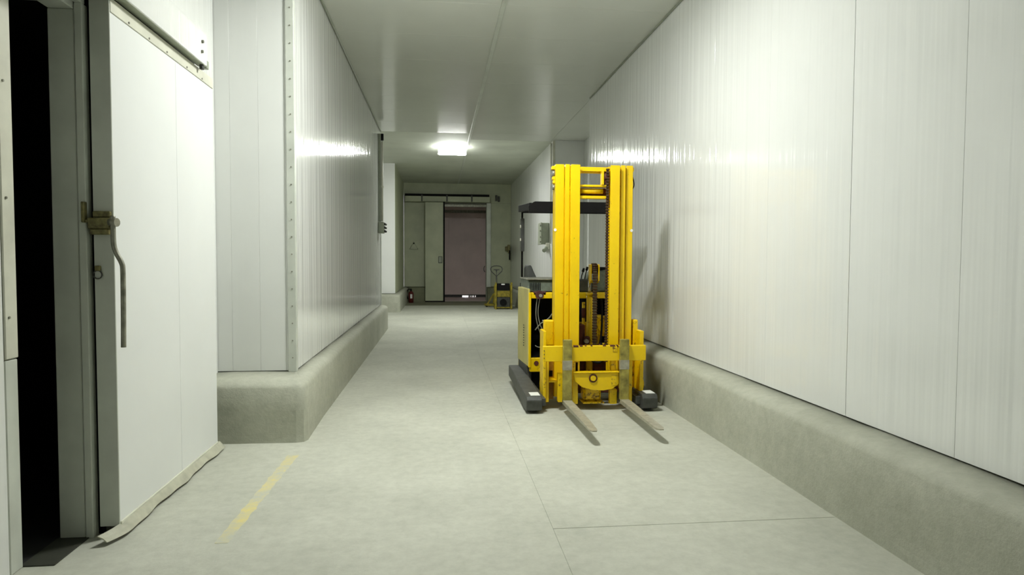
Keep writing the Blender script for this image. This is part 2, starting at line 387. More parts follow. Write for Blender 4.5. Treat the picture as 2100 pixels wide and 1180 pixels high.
# ------------------------------------------------------------------ ceiling lamps
lab = ['bright ceiling lamp hanging over the front of the corridor', 'glowing white ceiling lamp beyond the truck, in the middle of the corridor']
for (x, y), l in zip(LAMPS, lab):
    t = thing('ceiling_lamp', l, 'lamp', (x, y, ZC), None)
    obj('lamp_base', box(bm_(), x-.30, x+.30, y-.07, y+.07, ZC-.045, ZC, .004), 'greywhite', t)
    zt, zm, zb, hw = ZC-.045, ZC-.162, ZC-.174, .325
    upper = [(x-hw, zm), (x-hw, zt-.035), (x-hw+.012, zt-.012), (x-hw+.035, zt), (x+hw-.035, zt), (x+hw-.012, zt-.012), (x+hw, zt-.035), (x+hw, zm)]
    lower = [(x-hw, zm), (x+hw, zm), (x+hw-.012, zb+.005), (x+hw-.035, zb), (x-hw+.035, zb), (x-hw+.012, zb+.005)]
    obj('side_lens', prism(bm_(), upper, 'y', y-.095, y+.095), 'lamp_side', t)
    obj('diffuser', prism(bm_(), lower, 'y', y-.090, y+.090), 'lamp', t)

# ------------------------------------------------------------------ yellow reach truck
T = thing('reach_truck', 'yellow reach forklift truck parked against the right wall with forks lowered', 'forklift', (1.46, 6.9, 0))
L = T
def P(name, bm, mat, parent=None, label=None): return obj(name, bm, mat, parent or T, label)
# support legs
for s, (x0, x1) in enumerate(((.815, .965), (1.935, 2.085))):
    bb = prism(bm_(), [(6.07, .035), (6.06, .13), (6.09, .168), (6.45, .17), (7.25, .215), (7.65, .215), (7.65, .09), (6.5, .05), (6.4, .02), (6.12, .02)], 'x', x0, x1, .006)
    lg = P('support_leg', bb, 'charcoal')
    obj('label_plate', box(bm_(), x0+.045, x1-.015, 6.10, 6.25, .1695, .174, .001), 'label', lg)
    xi0, xi1 = (x1-.01, x1+.045) if s == 0 else (x0-.045, x0+.01)
    obj('leg_bracket', box(bm_(), xi0, xi1, 6.14, 7.3, .06, .135, .004), 'charcoal', lg)
    obj('load_wheel', cyl(bm_(), (x0+.03, 6.20, .045), (x1-.03, 6.20, .045), .045, n=20), 'black', lg)
    obj('load_wheel', cyl(bm_(), (x0+.03, 6.34, .045), (x1-.03, 6.34, .045), .045, n=20), 'black', lg)
# drive wheel
P('drive_wheel', cyl(bm_(), (1.35, 7.75, .15), (1.47, 7.75, .15), .15, n=28), 'black')
# body
P('chassis', box(box(bm_(), 1.0, 1.93, 7.10, 8.0, .06, .24, .01), 1.0, 1.93, 7.45, 8.05, .24, .40, .01), 'black')
ft = P('front_cross_plate', box(bm_(), .975, 1.955, 7.0, 7.06, .24, .39, .006), 'yellow_worn')
obj('plate_hole', cyl(bm_(), (1.045, 6.996, .335), (1.045, 7.0, .335), .026, n=18), 'rust', ft)
# battery bay : hollow black box open to the front
bay = bm_()
box(bay, 1.0, 1.93, 7.50, 7.53, .39, 1.04, 0); box(bay, .985, 1.0, 7.06, 7.53, .39, 1.04, 0)
box(bay, 1.93, 1.945, 7.06, 7.53, .39, 1.04, 0); box(bay, 1.0, 1.93, 7.06, 7.53, .385, .395, 0)
P('battery_bay', bay, 'black')
cells = P('battery', box(bm_(), 1.2, 1.88, 7.30, 7.48, .40, .72, .006), 'black')
P('top_rail', box(bm_(), .985, 1.96, 7.0, 7.09, 1.035, 1.10, .006), 'yellow')
sp = P('side_panel', prism(bm_(), [(.952, 7.0), (.975, 7.0), (.975, 7.62), (.925, 7.62), (.915, 7.6)], 'z', .30, 1.14, .006), 'yellow_pale', None, 'yellow side panel with glare painted pale')
for i in range(9):
    obj('panel_slot', box(bm_(), .930, .936, 7.20+.0, 7.235, .50+i*.028, .510+i*.028, .001), 'charcoal', sp)
P('panel_edge', prism(bm_(), [(.958, 6.985), (.985, 6.985), (.985, 7.02), (.958, 7.02)], 'z', .29, 1.10, .004), 'yellow', None, 'bright yellow front edge')
P('side_panel', prism(bm_(), [(1.945, 7.0), (1.975, 7.0), (2.0, 7.6), (1.95, 7.62)], 'z', .30, 1.14, .006), 'yellow')
P('side_skirt', prism(bm_(), [(.945, 7.05), (1.0, 7.05), (1.0, 7.95), (.965, 7.95), (.925, 7.6)], 'z', .10, .298, .005), 'charcoal')
P('rear_body', prism(bm_(), [(.925, 7.62), (1.98, 7.62), (1.96, 8.0), (1.85, 8.25), (1.10, 8.25), (.985, 8.05)], 'z', .12, 1.10, .02), 'yellow')
co = P('control_console', prism(bm_(), [(7.10, 1.10), (7.12, 1.225), (7.16, 1.24), (7.75, 1.24), (7.78, 1.10)], 'x', .965, 1.42, .012), 'greygreen')
for i in range(7): obj('vent_rib', box(bm_(), .985+i*.018, .993+i*.018, 7.095, 7.11, 1.12, 1.205, .002), 'black', co)
obj('console_rim', box(bm_(), .958, 1.43, 7.09, 7.79, 1.232, 1.246, .004), 'dullsteel', co)
bz = P('buzzer', box(cyl(bm_(), (1.075, 6.985, 1.075), (1.075, 7.06, 1.075), .045, n=16), 1.01, 1.15, 7.0, 7.08, 1.07, 1.11, .006), 'maroon')
obj('buzzer_face', cyl(bm_(), (1.085, 6.975, 1.068), (1.085, 6.99, 1.068), .018, n=12), 'cable', bz)
P('seat_cushion', box(bm_(), 1.10, 1.62, 7.75, 8.15, 1.12, 1.22, .03), 'seat')
P('seat_back', prism(bm_(), [(1.048, 1.20), (1.05, 1.36), (1.07, 1.392), (1.095, 1.385), (1.13, 1.30), (1.18, 1.20)], 'y', 7.78, 8.12, .01), 'seat')
hd = P('motor_hood', prism(bm_(), [(1.70, 1.10), (1.71, 1.26), (1.74, 1.33), (1.84, 1.345), (1.92, 1.30), (1.94, 1.10)], 'y', 7.12, 7.6, .015), 'greygreen')
obj('hood_cap', box(bm_(), 1.75, 1.85, 7.15, 7.3, 1.335, 1.375, .008), 'black', hd)
P('lever_box', box(bm_(), 1.53, 1.67, 7.1, 7.3, 1.10, 1.24, .012), 'charcoal')
for i, x in enumerate((1.56, 1.60, 1.64)):
    lv = P('control_lever', tube(bm_(), [(x, 7.15, 1.22), (x+.005, 7.13, 1.28), (x+.015, 7.10, 1.33+.015*i)], .006), 'black')
    obj('lever_knob', cyl(bm_(), (x+.013, 7.105, 1.325+.015*i), (x+.02, 7.09, 1.36+.015*i), .015, .012, 10), 'black', lv)
# overhead guard
og = P('overhead_guard', prism(bm_(), [(.972, 1.96), (.965, 2.04), (1.03, 2.085), (2.0, 2.085), (2.03, 2.04), (2.03, 1.96)], 'y', 7.08, 7.14, .006), 'black', None, 'black overhead guard')
gb = bm_(); prism(gb, [(1.01, 2.03), (1.03, 2.12), (1.94, 2.12), (1.96, 2.03)], 'y', 8.06, 8.12, .005)
prism(gb, [(7.1, 1.99), (7.1, 2.07), (8.1, 2.12), (8.1, 2.04)], 'x', .975, 1.02, .004)
prism(gb, [(7.1, 1.99), (7.1, 2.07), (8.1, 2.12), (8.1, 2.04)], 'x', 1.95, 1.995, .004)
obj('guard_frame', gb, 'black', og)
for i in range(8):
    x = 1.08+i*.115
    obj('guard_bar', prism(bm_(), [(7.1, 2.03), (7.1, 2.065), (8.1, 2.11), (8.1, 2.075)], 'x', x, x+.025), 'black', og)
P('guard_post', tube(bm_(), [(1.022, 8.09, 1.10), (1.022, 8.09, 2.08)], .012, 10), 'black')
P('guard_post', box(bm_(), 1.955, 1.985, 7.45, 7.48, 1.10, 2.06, .004), 'black')
P('post_foot', box(bm_(), 1.0, 1.05, 8.06, 8.12, 1.08, 1.17, .008), 'black')
mr = P('mirror_plate', box(bm_(), .998, 1.044, 8.03, 8.07, 1.555, 1.96, .006), 'charcoal')
for z in (1.70, 1.86): obj('mirror_clip', box(bm_(), .987, 1.001, 8.02, 8.05, z-.018, z+.018, .004), 'cream', mr)
# mast : nested channels, each with front flange, web and rear flange
def channel(x0, x1, yf, web_right, z0, z1, depth=.12, mat='yellow'):
    b_ = bm_(); box(b_, x0, x1, yf, yf+.018, z0, z1, .003)
    wx0, wx1 = (x1-.016, x1) if web_right else (x0, x0+.016)
    box(b_, wx0, wx1, yf+.012, yf+depth, z0, z1, .002)
    box(b_, x0, x1, yf+depth-.018, yf+depth, z0, z1, .003)
    return P('mast_channel', b_, mat)
inner_l = channel(1.268, 1.357, 6.28, False, .30, 2.372)
channel(1.221, 1.263, 6.325, False, .18, 2.38)
channel(1.130, 1.215, 6.36, False, .10, 2.383, .16)
P('mast_gap_filler', box(box(bm_(), 1.262, 1.270, 6.335, 6.36, .2, 2.165, 0), 1.212, 1.223, 6.37, 6.39, .2, 2.165, 0), 'yellow_worn')
channel(1.657, 1.750, 6.28, True, .30, 2.372)
channel(1.772, 1.818, 6.325, True, .18, 2.38)
channel(1.835, 1.903, 6.36, True, .10, 2.383, .16)
P('mast_gap_filler', box(box(bm_(), 1.748, 1.774, 6.345, 6.37, .2, 2.36, 0), 1.816, 1.837, 6.38, 6.40, .2, 2.36, 0), 'yellow_worn')
P('crossbar', box(box(bm_(), 1.35, 1.66, 6.33, 6.37, 2.315, 2.358, .004), 1.35, 1.66, 6.37, 6.375, 2.30, 2.33, 0), 'yellow')
P('crossbar', box(bm_(), 1.35, 1.66, 6.32, 6.40, 2.165, 2.185, .003), 'yellow')
P('crossbar', cyl(bm_(), (1.38, 6.37, 2.13), (1.60, 6.37, 2.13), .026, n=14), 'yellow')
P('crossbar_shade', box(bm_(), 1.35, 1.66, 6.40, 6.41, 2.06, 2.16, .002), 'rust')  # dark plate standing in for the brown shadow between the crossbars
P('crossbar', box(bm_(), 1.35, 1.66, 6.32, 6.40, 2.05, 2.078, .003), 'yellow')
P('chain_anchor', box(bm_(), 1.574, 1.596, 6.30, 6.36, 2.185, 2.325, .003), 'yellow_worn')
P('chain_pulley', box(cyl(bm_(), (1.60, 6.34, 2.265), (1.652, 6.34, 2.265), .038, n=18), 1.606, 1.645, 6.32, 6.36, 2.19, 2.24, .004), 'rust')
# lugs on the mast's outer sides
for z0, z1, x0 in ((2.335, 2.372, 1.098), (2.235, 2.27, 1.105), (2.20, 2.235, 1.112)):
    P('mast_lug', box(bm_(), x0, 1.14, 6.40, 6.46, z0, z1, .006), 'yellow')
P('side_roller', cyl(bm_(), (1.104, 6.43, 2.30), (1.134, 6.43, 2.30), .032, n=16), 'dullsteel')
P('side_roller', cyl(bm_(), (1.108, 6.43, 2.165), (1.134, 6.43, 2.165), .024, n=16), 'dullsteel')
P('mast_lug', box(bm_(), 1.895, 1.925, 6.40, 6.46, 2.33, 2.372, .006), 'yellow')
P('mast_lug', box(bm_(), 1.90, 1.918, 6.40, 6.46, 2.17, 2.23, .006), 'yellow')
P('side_hose', tube(bm_(), smooth_path([(1.905, 6.42, 2.30), (1.925, 6.42, 2.25), (1.93, 6.42, 2.19), (1.90, 6.42, 2.14)]), .006), 'black')
for x in (1.134, 1.900): P('mast_bolt', cyl(bm_(), (x-.006, 6.355, 1.745), (x-.006, 6.362, 1.745), .014, n=14), 'label')
# chains
def chain(name, x0, x1, y, z0, z1, step=.028):
    b_ = bm_(); box(b_, x0+.006, x1-.006, y+.006, y+.012, z0, z1, 0)
    z = z0
    while z < z1:
        box(b_, x0, x1, y-.004, y+.01, z, z+step*.55, .002); z += step
    o = P(name, b_, 'chain'); o['kind'] = 'stuff'; return o
chain('lift_chain', 1.616, 1.650, 6.30, .45, 2.33)
chain('lift_chain', 1.540, 1.590, 6.50, .42, 1.37)
P('chain_backing', box(bm_(), 1.546, 1.584, 6.504, 6.508, .42, 1.37, 0), 'dullsteel')
pb = bm_(); cyl(pb, (1.53, 6.555, 1.36), (1.60, 6.555, 1.36), .048, n=24)
for k in range(9):
    a = math.radians(-10+k*25); cyl(pb, (1.54, 6.555-.053*math.cos(a), 1.36+.053*math.sin(a)), (1.59, 6.555-.053*math.cos(a), 1.36+.053*math.sin(a)), .008, n=6)
P('pulley', pb, 'chain')
P('pulley_fork', box(box(box(bm_(), 1.519, 1.530, 6.50, 6.60, 1.24, 1.41, .006), 1.600, 1.612, 6.50, 6.60, 1.24, 1.41, .006), 1.519, 1.612, 6.53, 6.60, 1.22, 1.25, .004), 'yellow_worn')
cy = P('lift_cylinder', cyl(bm_(), (1.535, 6.60, .15), (1.535, 6.60, 1.11), .034, n=20), 'yellow_worn')
obj('piston_rod', cyl(bm_(), (1.528, 6.59, 1.11), (1.528, 6.59, 1.24), .014, n=14), 'steel', cy)
obj('collar', cyl(bm_(), (1.535, 6.60, 1.09), (1.535, 6.60, 1.12), .042, n=20), 'yellow', cy)
P('tilt_pipe', cyl(bm_(), (1.475, 6.62, .55), (1.475, 6.62, 1.02), .017, n=12), 'yellow_dirty')
P('tilt_pipe', cyl(bm_(), (1.475, 6.618, .86), (1.475, 6.618, .96), .021, n=12), 'rust')
# machinery behind the mast's foot
mo = P('pump_motor', cyl(bm_(), (1.72, 6.72, .76), (1.72, 6.95, .76), .105, n=28), 'yellow_dirty')
obj('motor_cap', cyl(bm_(), (1.72, 6.70, .76), (1.72, 6.72, .76), .07, n=24), 'yellow_worn', mo)
P('inner_frame', box(box(box(bm_(), 1.34, 1.70, 6.76, 6.80, .20, .80, .004), 1.38, 1.42, 6.70, 6.80, .2, .86, .004), 1.62, 1.65, 6.70, 6.80, .2, .86, .004), 'yellow_dirty')
P('reach_carriage', box(box(bm_(), 1.14, 1.90, 6.55, 6.62, .12, .30, .006), 1.14, 1.90, 6.56, 6.62, .50, .60, .006), 'yellow_dirty')
P('hose_block', box(box(bm_(), 1.40, 1.47, 6.52, 6.58, .52, .80, .01), 1.45, 1.52, 6.50, 6.56, .60, .68, .01), 'rust')
P('hose_block', cyl(bm_(), (1.60, 6.52, .56), (1.70, 6.54, .53), .045, n=12), 'rust')
P('valve', cyl(bm_(), (1.475, 6.46, .635), (1.475, 6.50, .635), .022, n=14), 'dullsteel')
P('hydraulic_hose', tube(bm_(), smooth_path([(1.62, 6.45, .62), (1.64, 6.42, .50), (1.60, 6.40, .43), (1.52, 6.42, .45), (1.46, 6.46, .56)]), .012), 'black')
P('hydraulic_hose', tube(bm_(), smooth_path([(1.66, 6.62, 1.05), (1.665, 6.60, .85), (1.64, 6.56, .62), (1.58, 6.52, .45)]), .011), 'black')
# pale hose and cables hanging in the open bay
P('cable', tube(bm_(), smooth_path([(1.16, 6.5, .96), (1.12, 6.62, .86), (1.07, 6.85, .78), (1.03, 6.98, .70)]), .007), 'cable')
for k, pts in enumerate(([(1.055, 7.03, 1.05), (1.045, 7.05, .86), (1.075, 7.08, .72), (1.12, 7.12, .60), (1.125, 7.12, .46)],
                         [(1.085, 7.03, 1.05), (1.07, 7.06, .88), (1.10, 7.08, .74), (1.15, 7.1, .66), (1.18, 7.12, .72)],
                         [(1.04, 7.05, .52), (1.08, 7.06, .50), (1.14, 7.08, .505), (1.20, 7.1, .50)])):
    P('cable', tube(bm_(), smooth_path(pts), .0055), 'cable')
P('bay_fitting', box(bm_(), 1.13, 1.19, 7.12, 7.15, .78, .79, .001), 'label')
# side columns of the mast carrier
ca = bm_(); box(ca, 1.000, 1.030, 6.24, 6.46, .07, .765, .004); box(ca, 1.035, 1.135, 6.42, 6.50, .60, .855, .012)
P('carrier_column', ca, 'yellow_worn')
P('carrier_column', box(bm_(), 1.030, 1.060, 6.26, 6.46, .07, .50, .004), 'yellow')
P('carrier_web', box(bm_(), 1.06, 1.14, 6.44, 6.48, .06, .78, .003), 'yellow_brown')
P('carrier_shelf', box(bm_(), 1.06, 1.14, 6.25, 6.45, .265, .280, .002), 'yellow')
P('carrier_slot', box(bm_(), 1.075, 1.12, 6.435, 6.442, .60, .74, .002), 'rust')
P('carrier_slot', box(bm_(), 1.07, 1.125, 6.435, 6.442, .29, .35, .002), 'black')
cr = bm_(); box(cr, 1.955, 1.995, 6.24, 6.46, .07, .76, .004); box(cr, 1.925, 1.972, 6.36, 6.46, .55, .86, .008)
P('carrier_column', cr, 'yellow_worn')
P('carrier_web', box(bm_(), 1.90, 1.955, 6.42, 6.46, .06, .78, .003), 'yellow_dirty')
P('guide_roller', cyl(bm_(), (1.03, 6.60, .175), (1.085, 6.60, .175), .065, n=20), 'yellow')
P('guide_roller', cyl(bm_(), (1.995, 6.38, .215), (2.03, 6.38, .215), .055, n=20), 'yellow')
# fork carriage
cp = P('carriage_bar', box(bm_(), .980, 1.985, 6.135, 6.175, .486, .634, .005), 'yellow')
obj('bolt_plate', box(bm_(), 1.655, 1.70, 6.130, 6.136, .575, .625, .002), 'yellow_dirty', cp)
for x, w_, h_ in ((1.272, .05, .016), (1.335, .028, .010), (1.385, .014, .007), (1.44, .018, .008), (1.56, .03, .009), (1.63, .05, .012), (1.692, .02, .020)): obj('rust_patch', box(bm_(), x, x+w_, 6.1335, 6.178, .636-h_, .6365, .001), 'rust', cp)
for i in range(3): obj('bar_bolt', cyl(bm_(), (.992, 6.128, .52+i*.035), (.992, 6.136, .52+i*.035), .005, n=8), 'charcoal', cp)
lp = P('lower_carriage_plate', prism(bm_(), [(1.272, .374), (1.715, .374), (1.72, .26), (1.66, .215), (1.57, .20), (1.46, .205), (1.36, .235), (1.29, .29)], 'y', 6.135, 6.165, .005), 'yellow')
lc = bm_(); pts = [(1.466+.036*math.cos(a*math.pi/12), 6.13, .322+.036*math.sin(a*math.pi/12)) for a in range(24)]
obj('pin_ring', tube(lc, pts, .006, 6, True), 'rust', lp)
obj('pin', cyl(bm_(), (1.466, 6.122, .322), (1.466, 6.136, .322), .026, n=18), 'yellow_worn', lp)
obj('dirt_patch', box(bm_(), 1.645, 1.70, 6.131, 6.135, .25, .345, .001), 'yellow_dirty', lp)
P('plate_top_edge', box(bm_(), 1.272, 1.72, 6.12, 6.20, .374, .384, .002), 'yellow')
for x0, x1, z0, z1 in ((1.136, 1.182, .085, .365), (1.278, 1.330, .066, .474), (1.646, 1.715, .058, .20), (1.30, 1.345, .38, .486), (1.655, 1.70, .38, .486)):
    P('carriage_upright', box(bm_(), x0, x1, 6.18, 6.245, z0, z1, .004), 'yellow_worn')
P('carriage_upright', box(bm_(), 1.83, 1.865, 6.18, 6.25, .08, .49, .004), 'yellow_worn')
P('mast_foot', box(box(bm_(), 1.40, 1.58, 6.26, 6.40, .07, .21, .025), 1.39, 1.60, 6.22, 6.40, .055, .072, .004), 'yellow_dirty')
P('foot_shadow_box', box(bm_(), 1.14, 1.90, 6.64, 6.70, .10, .50, .004), 'rust', None, 'dark red plate deepening the shade behind the mast foot')  # dark plate put in for the shade behind the mast foot
P('carriage_back', box(bm_(), 1.20, 1.83, 6.42, 6.46, .12, .24, .006), 'rust')
# forks
for x0, x1, t0, t1 in ((1.166, 1.251, 1.175, 1.240), (1.719, 1.805, 1.712, 1.780)):
    b_ = bm_()
    st = [(6.13, x0, x1, .085, .122), (5.9, x0, x1, .086, .122), (5.2, t0-.002, t1+.003, .100, .121), (5.03, t0, t1, .106, .120), (4.985, t0+.014, t1-.014, .110, .118)]
    rr = [[b_.verts.new(p) for p in ((a, y_, zb), (c, y_, zb), (c, y_, zt), (a, y_, zt))] for y_, a, c, zb, zt in st]
    for A, B in zip(rr[:-1], rr[1:]):
        for k in range(4): b_.faces.new((A[k], A[(k+1) % 4], B[(k+1) % 4], B[k]))
    b_.faces.new(rr[0]); b_.faces.new(rr[-1][::-1])
    fk = P('fork', b_, 'fork')
    obj('fork_shank', box(bm_(), x0, x1, 6.085, 6.13, .088, .698, .004), 'shank', fk)
    obj('grease_band', box(bm_(), x0-.001, x1+.001, 6.0835, 6.131, .41, .50, .001), 'fork', fk)
    obj('fork_hook', box(bm_(), x0+.01, x1-.01, 6.13, 6.18, .636, .66, .003), 'yellow_worn', fk)

# ------------------------------------------------------------------ sliding cold room door
D = thing('sliding_door', 'large white insulated sliding door pushed open beside the dark doorway', 'door', (-1.71, 4.37, 0))
obj('door_leaf', box(bm_(), -1.754, -1.668, 3.60, 5.13, .055, 2.775, .004), 'greywhite', D)
obj('door_skin', box(bm_(), -1.670, -1.66, 3.60, 4.435, .057, 2.70, .0015), 'door', D)
obj('door_skin', box(bm_(), -1.670, -1.66, 4.438, 5.13, .057, 2.70, .0015), 'door', D)
tt = obj('top_trim', box(bm_(), -1.672, -1.656, 3.60, 5.13, 2.702, 2.775, .002), 'cream', D)
for y in (3.8, 4.05, 4.30, 4.62, 4.9): obj('rivet', cyl(bm_(), (-1.657, y, 2.715), (-1.652, y, 2.715), .006, n=8), 'dullsteel', tt)
obj('door_edge', box(bm_(), -1.756, -1.659, 3.592, 3.602, .05, 2.775, .002), 'greywhite', D, 'grey leading edge')
# rubber strip under the door, dragging on the floor and curling out at the near end
b_ = bm_(); ringA = []
n = 40
for i in range(n+1):
    y = 3.46 + (5.16-3.46)*i/n
    c = max(0, (3.66-y)/.2)
    wv_ = .006*math.sin(y*9)+.004*math.sin(y*23+1)
    xt = -1.655-.05*c*c; zt = .066-.012*c
    xb = -1.618+wv_-.035*c*c; zb = .006+.004*abs(math.sin(y*5))
    ringA.append([b_.verts.new(p) for p in ((xt, y, zt), ((xt+xb)/2+.003, y, .040), (xb, y, zb+.010), (xb-.004, y, zb+.008), ((xt+xb)/2-.001, y, .037), (xt-.005, y, zt-.003))])
for A, B in zip(ringA[:-1], ringA[1:]):
    for j in range(6): b_.faces.new((A[j], A[(j+1) % 6], B[(j+1) % 6], B[j])).smooth = False
b_.faces.new(ringA[0]); b_.faces.new(ringA[-1][::-1])
obj('rubber_sweep', b_, 'rubber', D)
obj('sweep_clamp', box(bm_(), -1.664, -1.652, 3.60, 5.13, .050, .072, .002), 'cream', D)
lb = obj('latch_housing', box(box(bm_(), -1.765, -1.655, 3.545, 3.592, 1.60, 1.655, .006), -1.76, -1.67, 3.56, 3.592, 1.57, 1.60, .004), 'brass', D)
obj('latch_top', box(bm_(), -1.75, -1.665, 3.57, 3.592, 1.658, 1.69, .004), 'brass', D)
obj('door_handle', tube(bm_(), smooth_path([(-1.642, 3.55, 1.665), (-1.642, 3.55, 1.60), (-1.640, 3.55, 1.52), (-1.628, 3.55, 1.475), (-1.604, 3.55, 1.425), (-1.599, 3.55, 1.38), (-1.600, 3.55, 1.2), (-1.603, 3.55, .995)], 5), .0125, 10), 'dullsteel', D, 'long cranked steel lever handle')
obj('pivot', cyl(bm_(), (-1.66, 3.56, 1.632), (-1.622, 3.55, 1.632), .022, n=14), 'dullsteel', D)
rg = bm_(); tube(rg, [(-1.738+.021*math.cos(a*math.pi/10), 3.585, 1.366+.021*math.sin(a*math.pi/10)) for a in range(20)], .0032, 6, True)
rb = obj('pull_ring', rg, 'charcoal', D); obj('ring_eye', box(bm_(), -1.750, -1.722, 3.578, 3.592, 1.385, 1.412, .003), 'brass', rb)
obj('keeper', box(box(bm_(), -1.790, -1.775, 3.54, 3.575, 1.63, 1.735, .003), -1.79, -1.745, 3.55, 3.56, 1.63, 1.645, .002), 'brass', D)
# door rail above
RL = thing('door_rail', 'white sliding door track box above the open white door', 'rail', (-1.69, 3.4, 2.79))
obj('rail_cover', box(box(bm_(), -1.612, -1.600, 1.6, 4.84, 2.785, 3.0, .003), -1.83, -1.600, 1.6, 4.84, 2.99, 3.002, .002), 'wall_x', RL)
obj('rail_underside', box(bm_(), -1.668, -1.612, 1.6, 4.86, 2.787, 2.80, .002), 'boxgrey', RL)
obj('rail_beam', box(bm_(), -1.826, -1.69, 1.6, 4.86, 2.80, 2.94, .003), 'charcoal', RL)
for y, z in ((4.745, 2.925), (4.735, 2.855)):
    obj('rail_bolt', cyl(bm_(), (-1.600, y, z), (-1.588, y, z), .011, n=10), 'dullsteel', RL)
obj('end_stop', box(bm_(), -1.64, -1.615, 4.80, 4.83, 2.755, 2.787, .004), 'charcoal', RL)
obj('end_bracket', box(bm_(), -1.70, -1.66, 5.02, 5.06, 2.82, 2.88, .004), 'boxgrey', RL)
RW = obj('door_roller', cyl(bm_(), (-1.79, 3.50, 2.83), (-1.70, 3.50, 2.83), .07, n=22), 'brass', RL)

# ------------------------------------------------------------------ painted line on the floor
b_ = bm_(); rows = []
for i in range(31):
    t = i/30; y = 3.44+1.52*t; x = -1.105+.035*t; hw = .038+random.uniform(-.008, .008)
    rows.append([b_.verts.new(p) for p in ((x-hw, y, .0012), (x+hw+random.uniform(-.005, .005), y, .0012), (x+hw, y, .0002), (x-hw, y, .0002))])
for A, B in zip(rows[:-1], rows[1:]):
    for j in range(4): b_.faces.new((A[j], A[(j+1) % 4], B[(j+1) % 4], B[j]))
b_.faces.new(rows[0]); b_.faces.new(rows[-1][::-1])
tag(obj('painted_line', b_, 'line'), 'short faded yellow painted line on the concrete floor at left', 'floor marking')

# ------------------------------------------------------------------ electrics
t = thing('switch_box', 'small grey socket box under a conduit at the end of the left wall', 'switch', (-1.12, 13.45, 2.09))
obj('box_body', box(bm_(), -1.2, -1.085, 13.30, 13.55, 1.97, 2.20, .015), 'boxgrey', t)
for z in (2.02, 2.09, 2.16): obj('socket_cap', cyl(bm_(), (-1.085, 13.40, z), (-1.045, 13.36, z-.02), .026, .02, 12), 'charcoal', t)
t = thing('cable_conduit', 'vertical conduit running up the end of the left wall above the socket box', 'conduit', (-1.16, 13.45, 3.0))
obj('conduit_channel', box(bm_(), -1.2, -1.145, 13.40, 13.46, 2.21, 3.95, .006), 'boxgrey', t)
obj('conduit_pipe', cyl(bm_(), (-1.125, 13.44, 2.215), (-1.125, 13.44, 3.80), .018, n=12), 'cream', t)
obj('pipe_clip', box(bm_(), -1.15, -1.095, 13.42, 13.46, 2.88, 2.92, .004), 'cream', t)
obj('conduit_gland', cyl(bm_(), (-1.125, 13.44, 3.82), (-1.125, 13.44, 3.95), .032, n=12), 'black', t)
t = thing('fuse_box', 'grey green electrical box on the far right wall behind the truck', 'electrical box', (2.41, 15.1, 2.05))
fb = obj('box_body', box(bm_(), 2.335, 2.51, 14.90, 15.35, 1.815, 2.30, .008), 'boxgrey', t)
obj('box_rim', box(bm_(), 2.318, 2.337, 14.89, 15.36, 1.805, 2.31, .006), 'boxgrey', t)
for z in (1.87, 1.98, 2.12, 2.24): obj('cover_screw', cyl(bm_(), (2.320, 14.93, z), (2.295, 14.93, z), .02, n=10), 'dullsteel', t)
t = thing('wall_socket', 'small pale industrial socket below the grey electrical box', 'socket', (2.46, 14.85, 1.74))
obj('socket_body', box(bm_(), 2.42, 2.51, 14.80, 14.92, 1.70, 1.84, .01), 'cream', t)
obj('socket_mouth', cyl(bm_(), (2.44, 14.84, 1.73), (2.36, 14.76, 1.66), .045, n=14), 'boxgrey', t)
t = thing('cable_conduit', 'pale vertical pipe down the corner of the far right wall', 'conduit', (2.48, 14.6, 2.9))
obj('conduit_pipe', cyl(bm_(), (2.485, 14.60, 1.82), (2.485, 14.60, 4.05), .018, n=12), 'cream', t)

# ------------------------------------------------------------------ far end: sliding door leaf, track, small fittings
t = thing('sliding_door', 'grey sliding door leaf at the far end beside the pinkish doorway', 'door', (-.16, 22.7, 0))
obj('door_leaf', box(bm_(), -.465, .146, 22.58, 22.68, .04, 3.40, .008), 'back_sheet', t)
obj('leaf_seal', box(bm_(), .146, .20, 22.60, 22.68, .0, 3.42, .006), 'black', t, 'black edge seal')
obj('bottom_seal', box(bm_(), -.465, .146, 22.60, 22.66, .0, .045, .004), 'black', t)
hp = obj('handle_plate', box(bm_(), -.02, .115, 22.565, 22.58, 1.33, 1.56, .003), 'charcoal', t)
obj('handle_grip', box(bm_(), -.002, .097, 22.558, 22.566, 1.35, 1.54, .002), 'boxgrey', hp)
t = thing('door_rail', 'long door track across the far end wall above the pinkish doorway', 'rail', (.3, 22.8, 3.5))
obj('track_slot', box(bm_(), -1.15, 1.73, 22.80, 22.90, 3.62, 3.70, .004), 'black', t)
obj('track_beam', box(bm_(), -1.15, 1.76, 22.74, 22.98, 3.43, 3.615, .006), 'back_sheet', t)
for x in (-.6, .25, 1.1): obj('track_hanger', box(bm_(), x, x+.05, 22.72, 22.75, 3.44, 3.66, .003), 'charcoal', t)
t = thing('door_frame', 'pale upright frame to the right of the far pinkish doorway', 'door frame', (1.7, 22.95, 0))
obj('frame_post', box(bm_(), 1.65, 1.80, 22.93, 22.98, .5, 3.42, .006), 'greywhite', t)
obj('frame_lip', box(bm_(), .20, 1.64, 22.96, 23.0, 3.28, 3.36, .004), 'dullsteel', t)
hk = bm_(); tube(hk, [(1.60+.045*math.cos(a), 22.90, 1.13+.10*math.sin(a)) for a in [math.pi*(.5+i/12) for i in range(13)]], .012, 6)
obj('pull_handle', hk, 'charcoal', t)
t = thing('door_latch', 'brownish latch with a hanging dark rod on the far right corner', 'latch', (2.42, 22.85, 1.75))
obj('latch_plate', box(box(bm_(), 2.30, 2.44, 22.88, 22.99, 1.76, 1.92, .01), 2.38, 2.46, 22.84, 22.99, 1.70, 1.98, .01), 'brass', t)
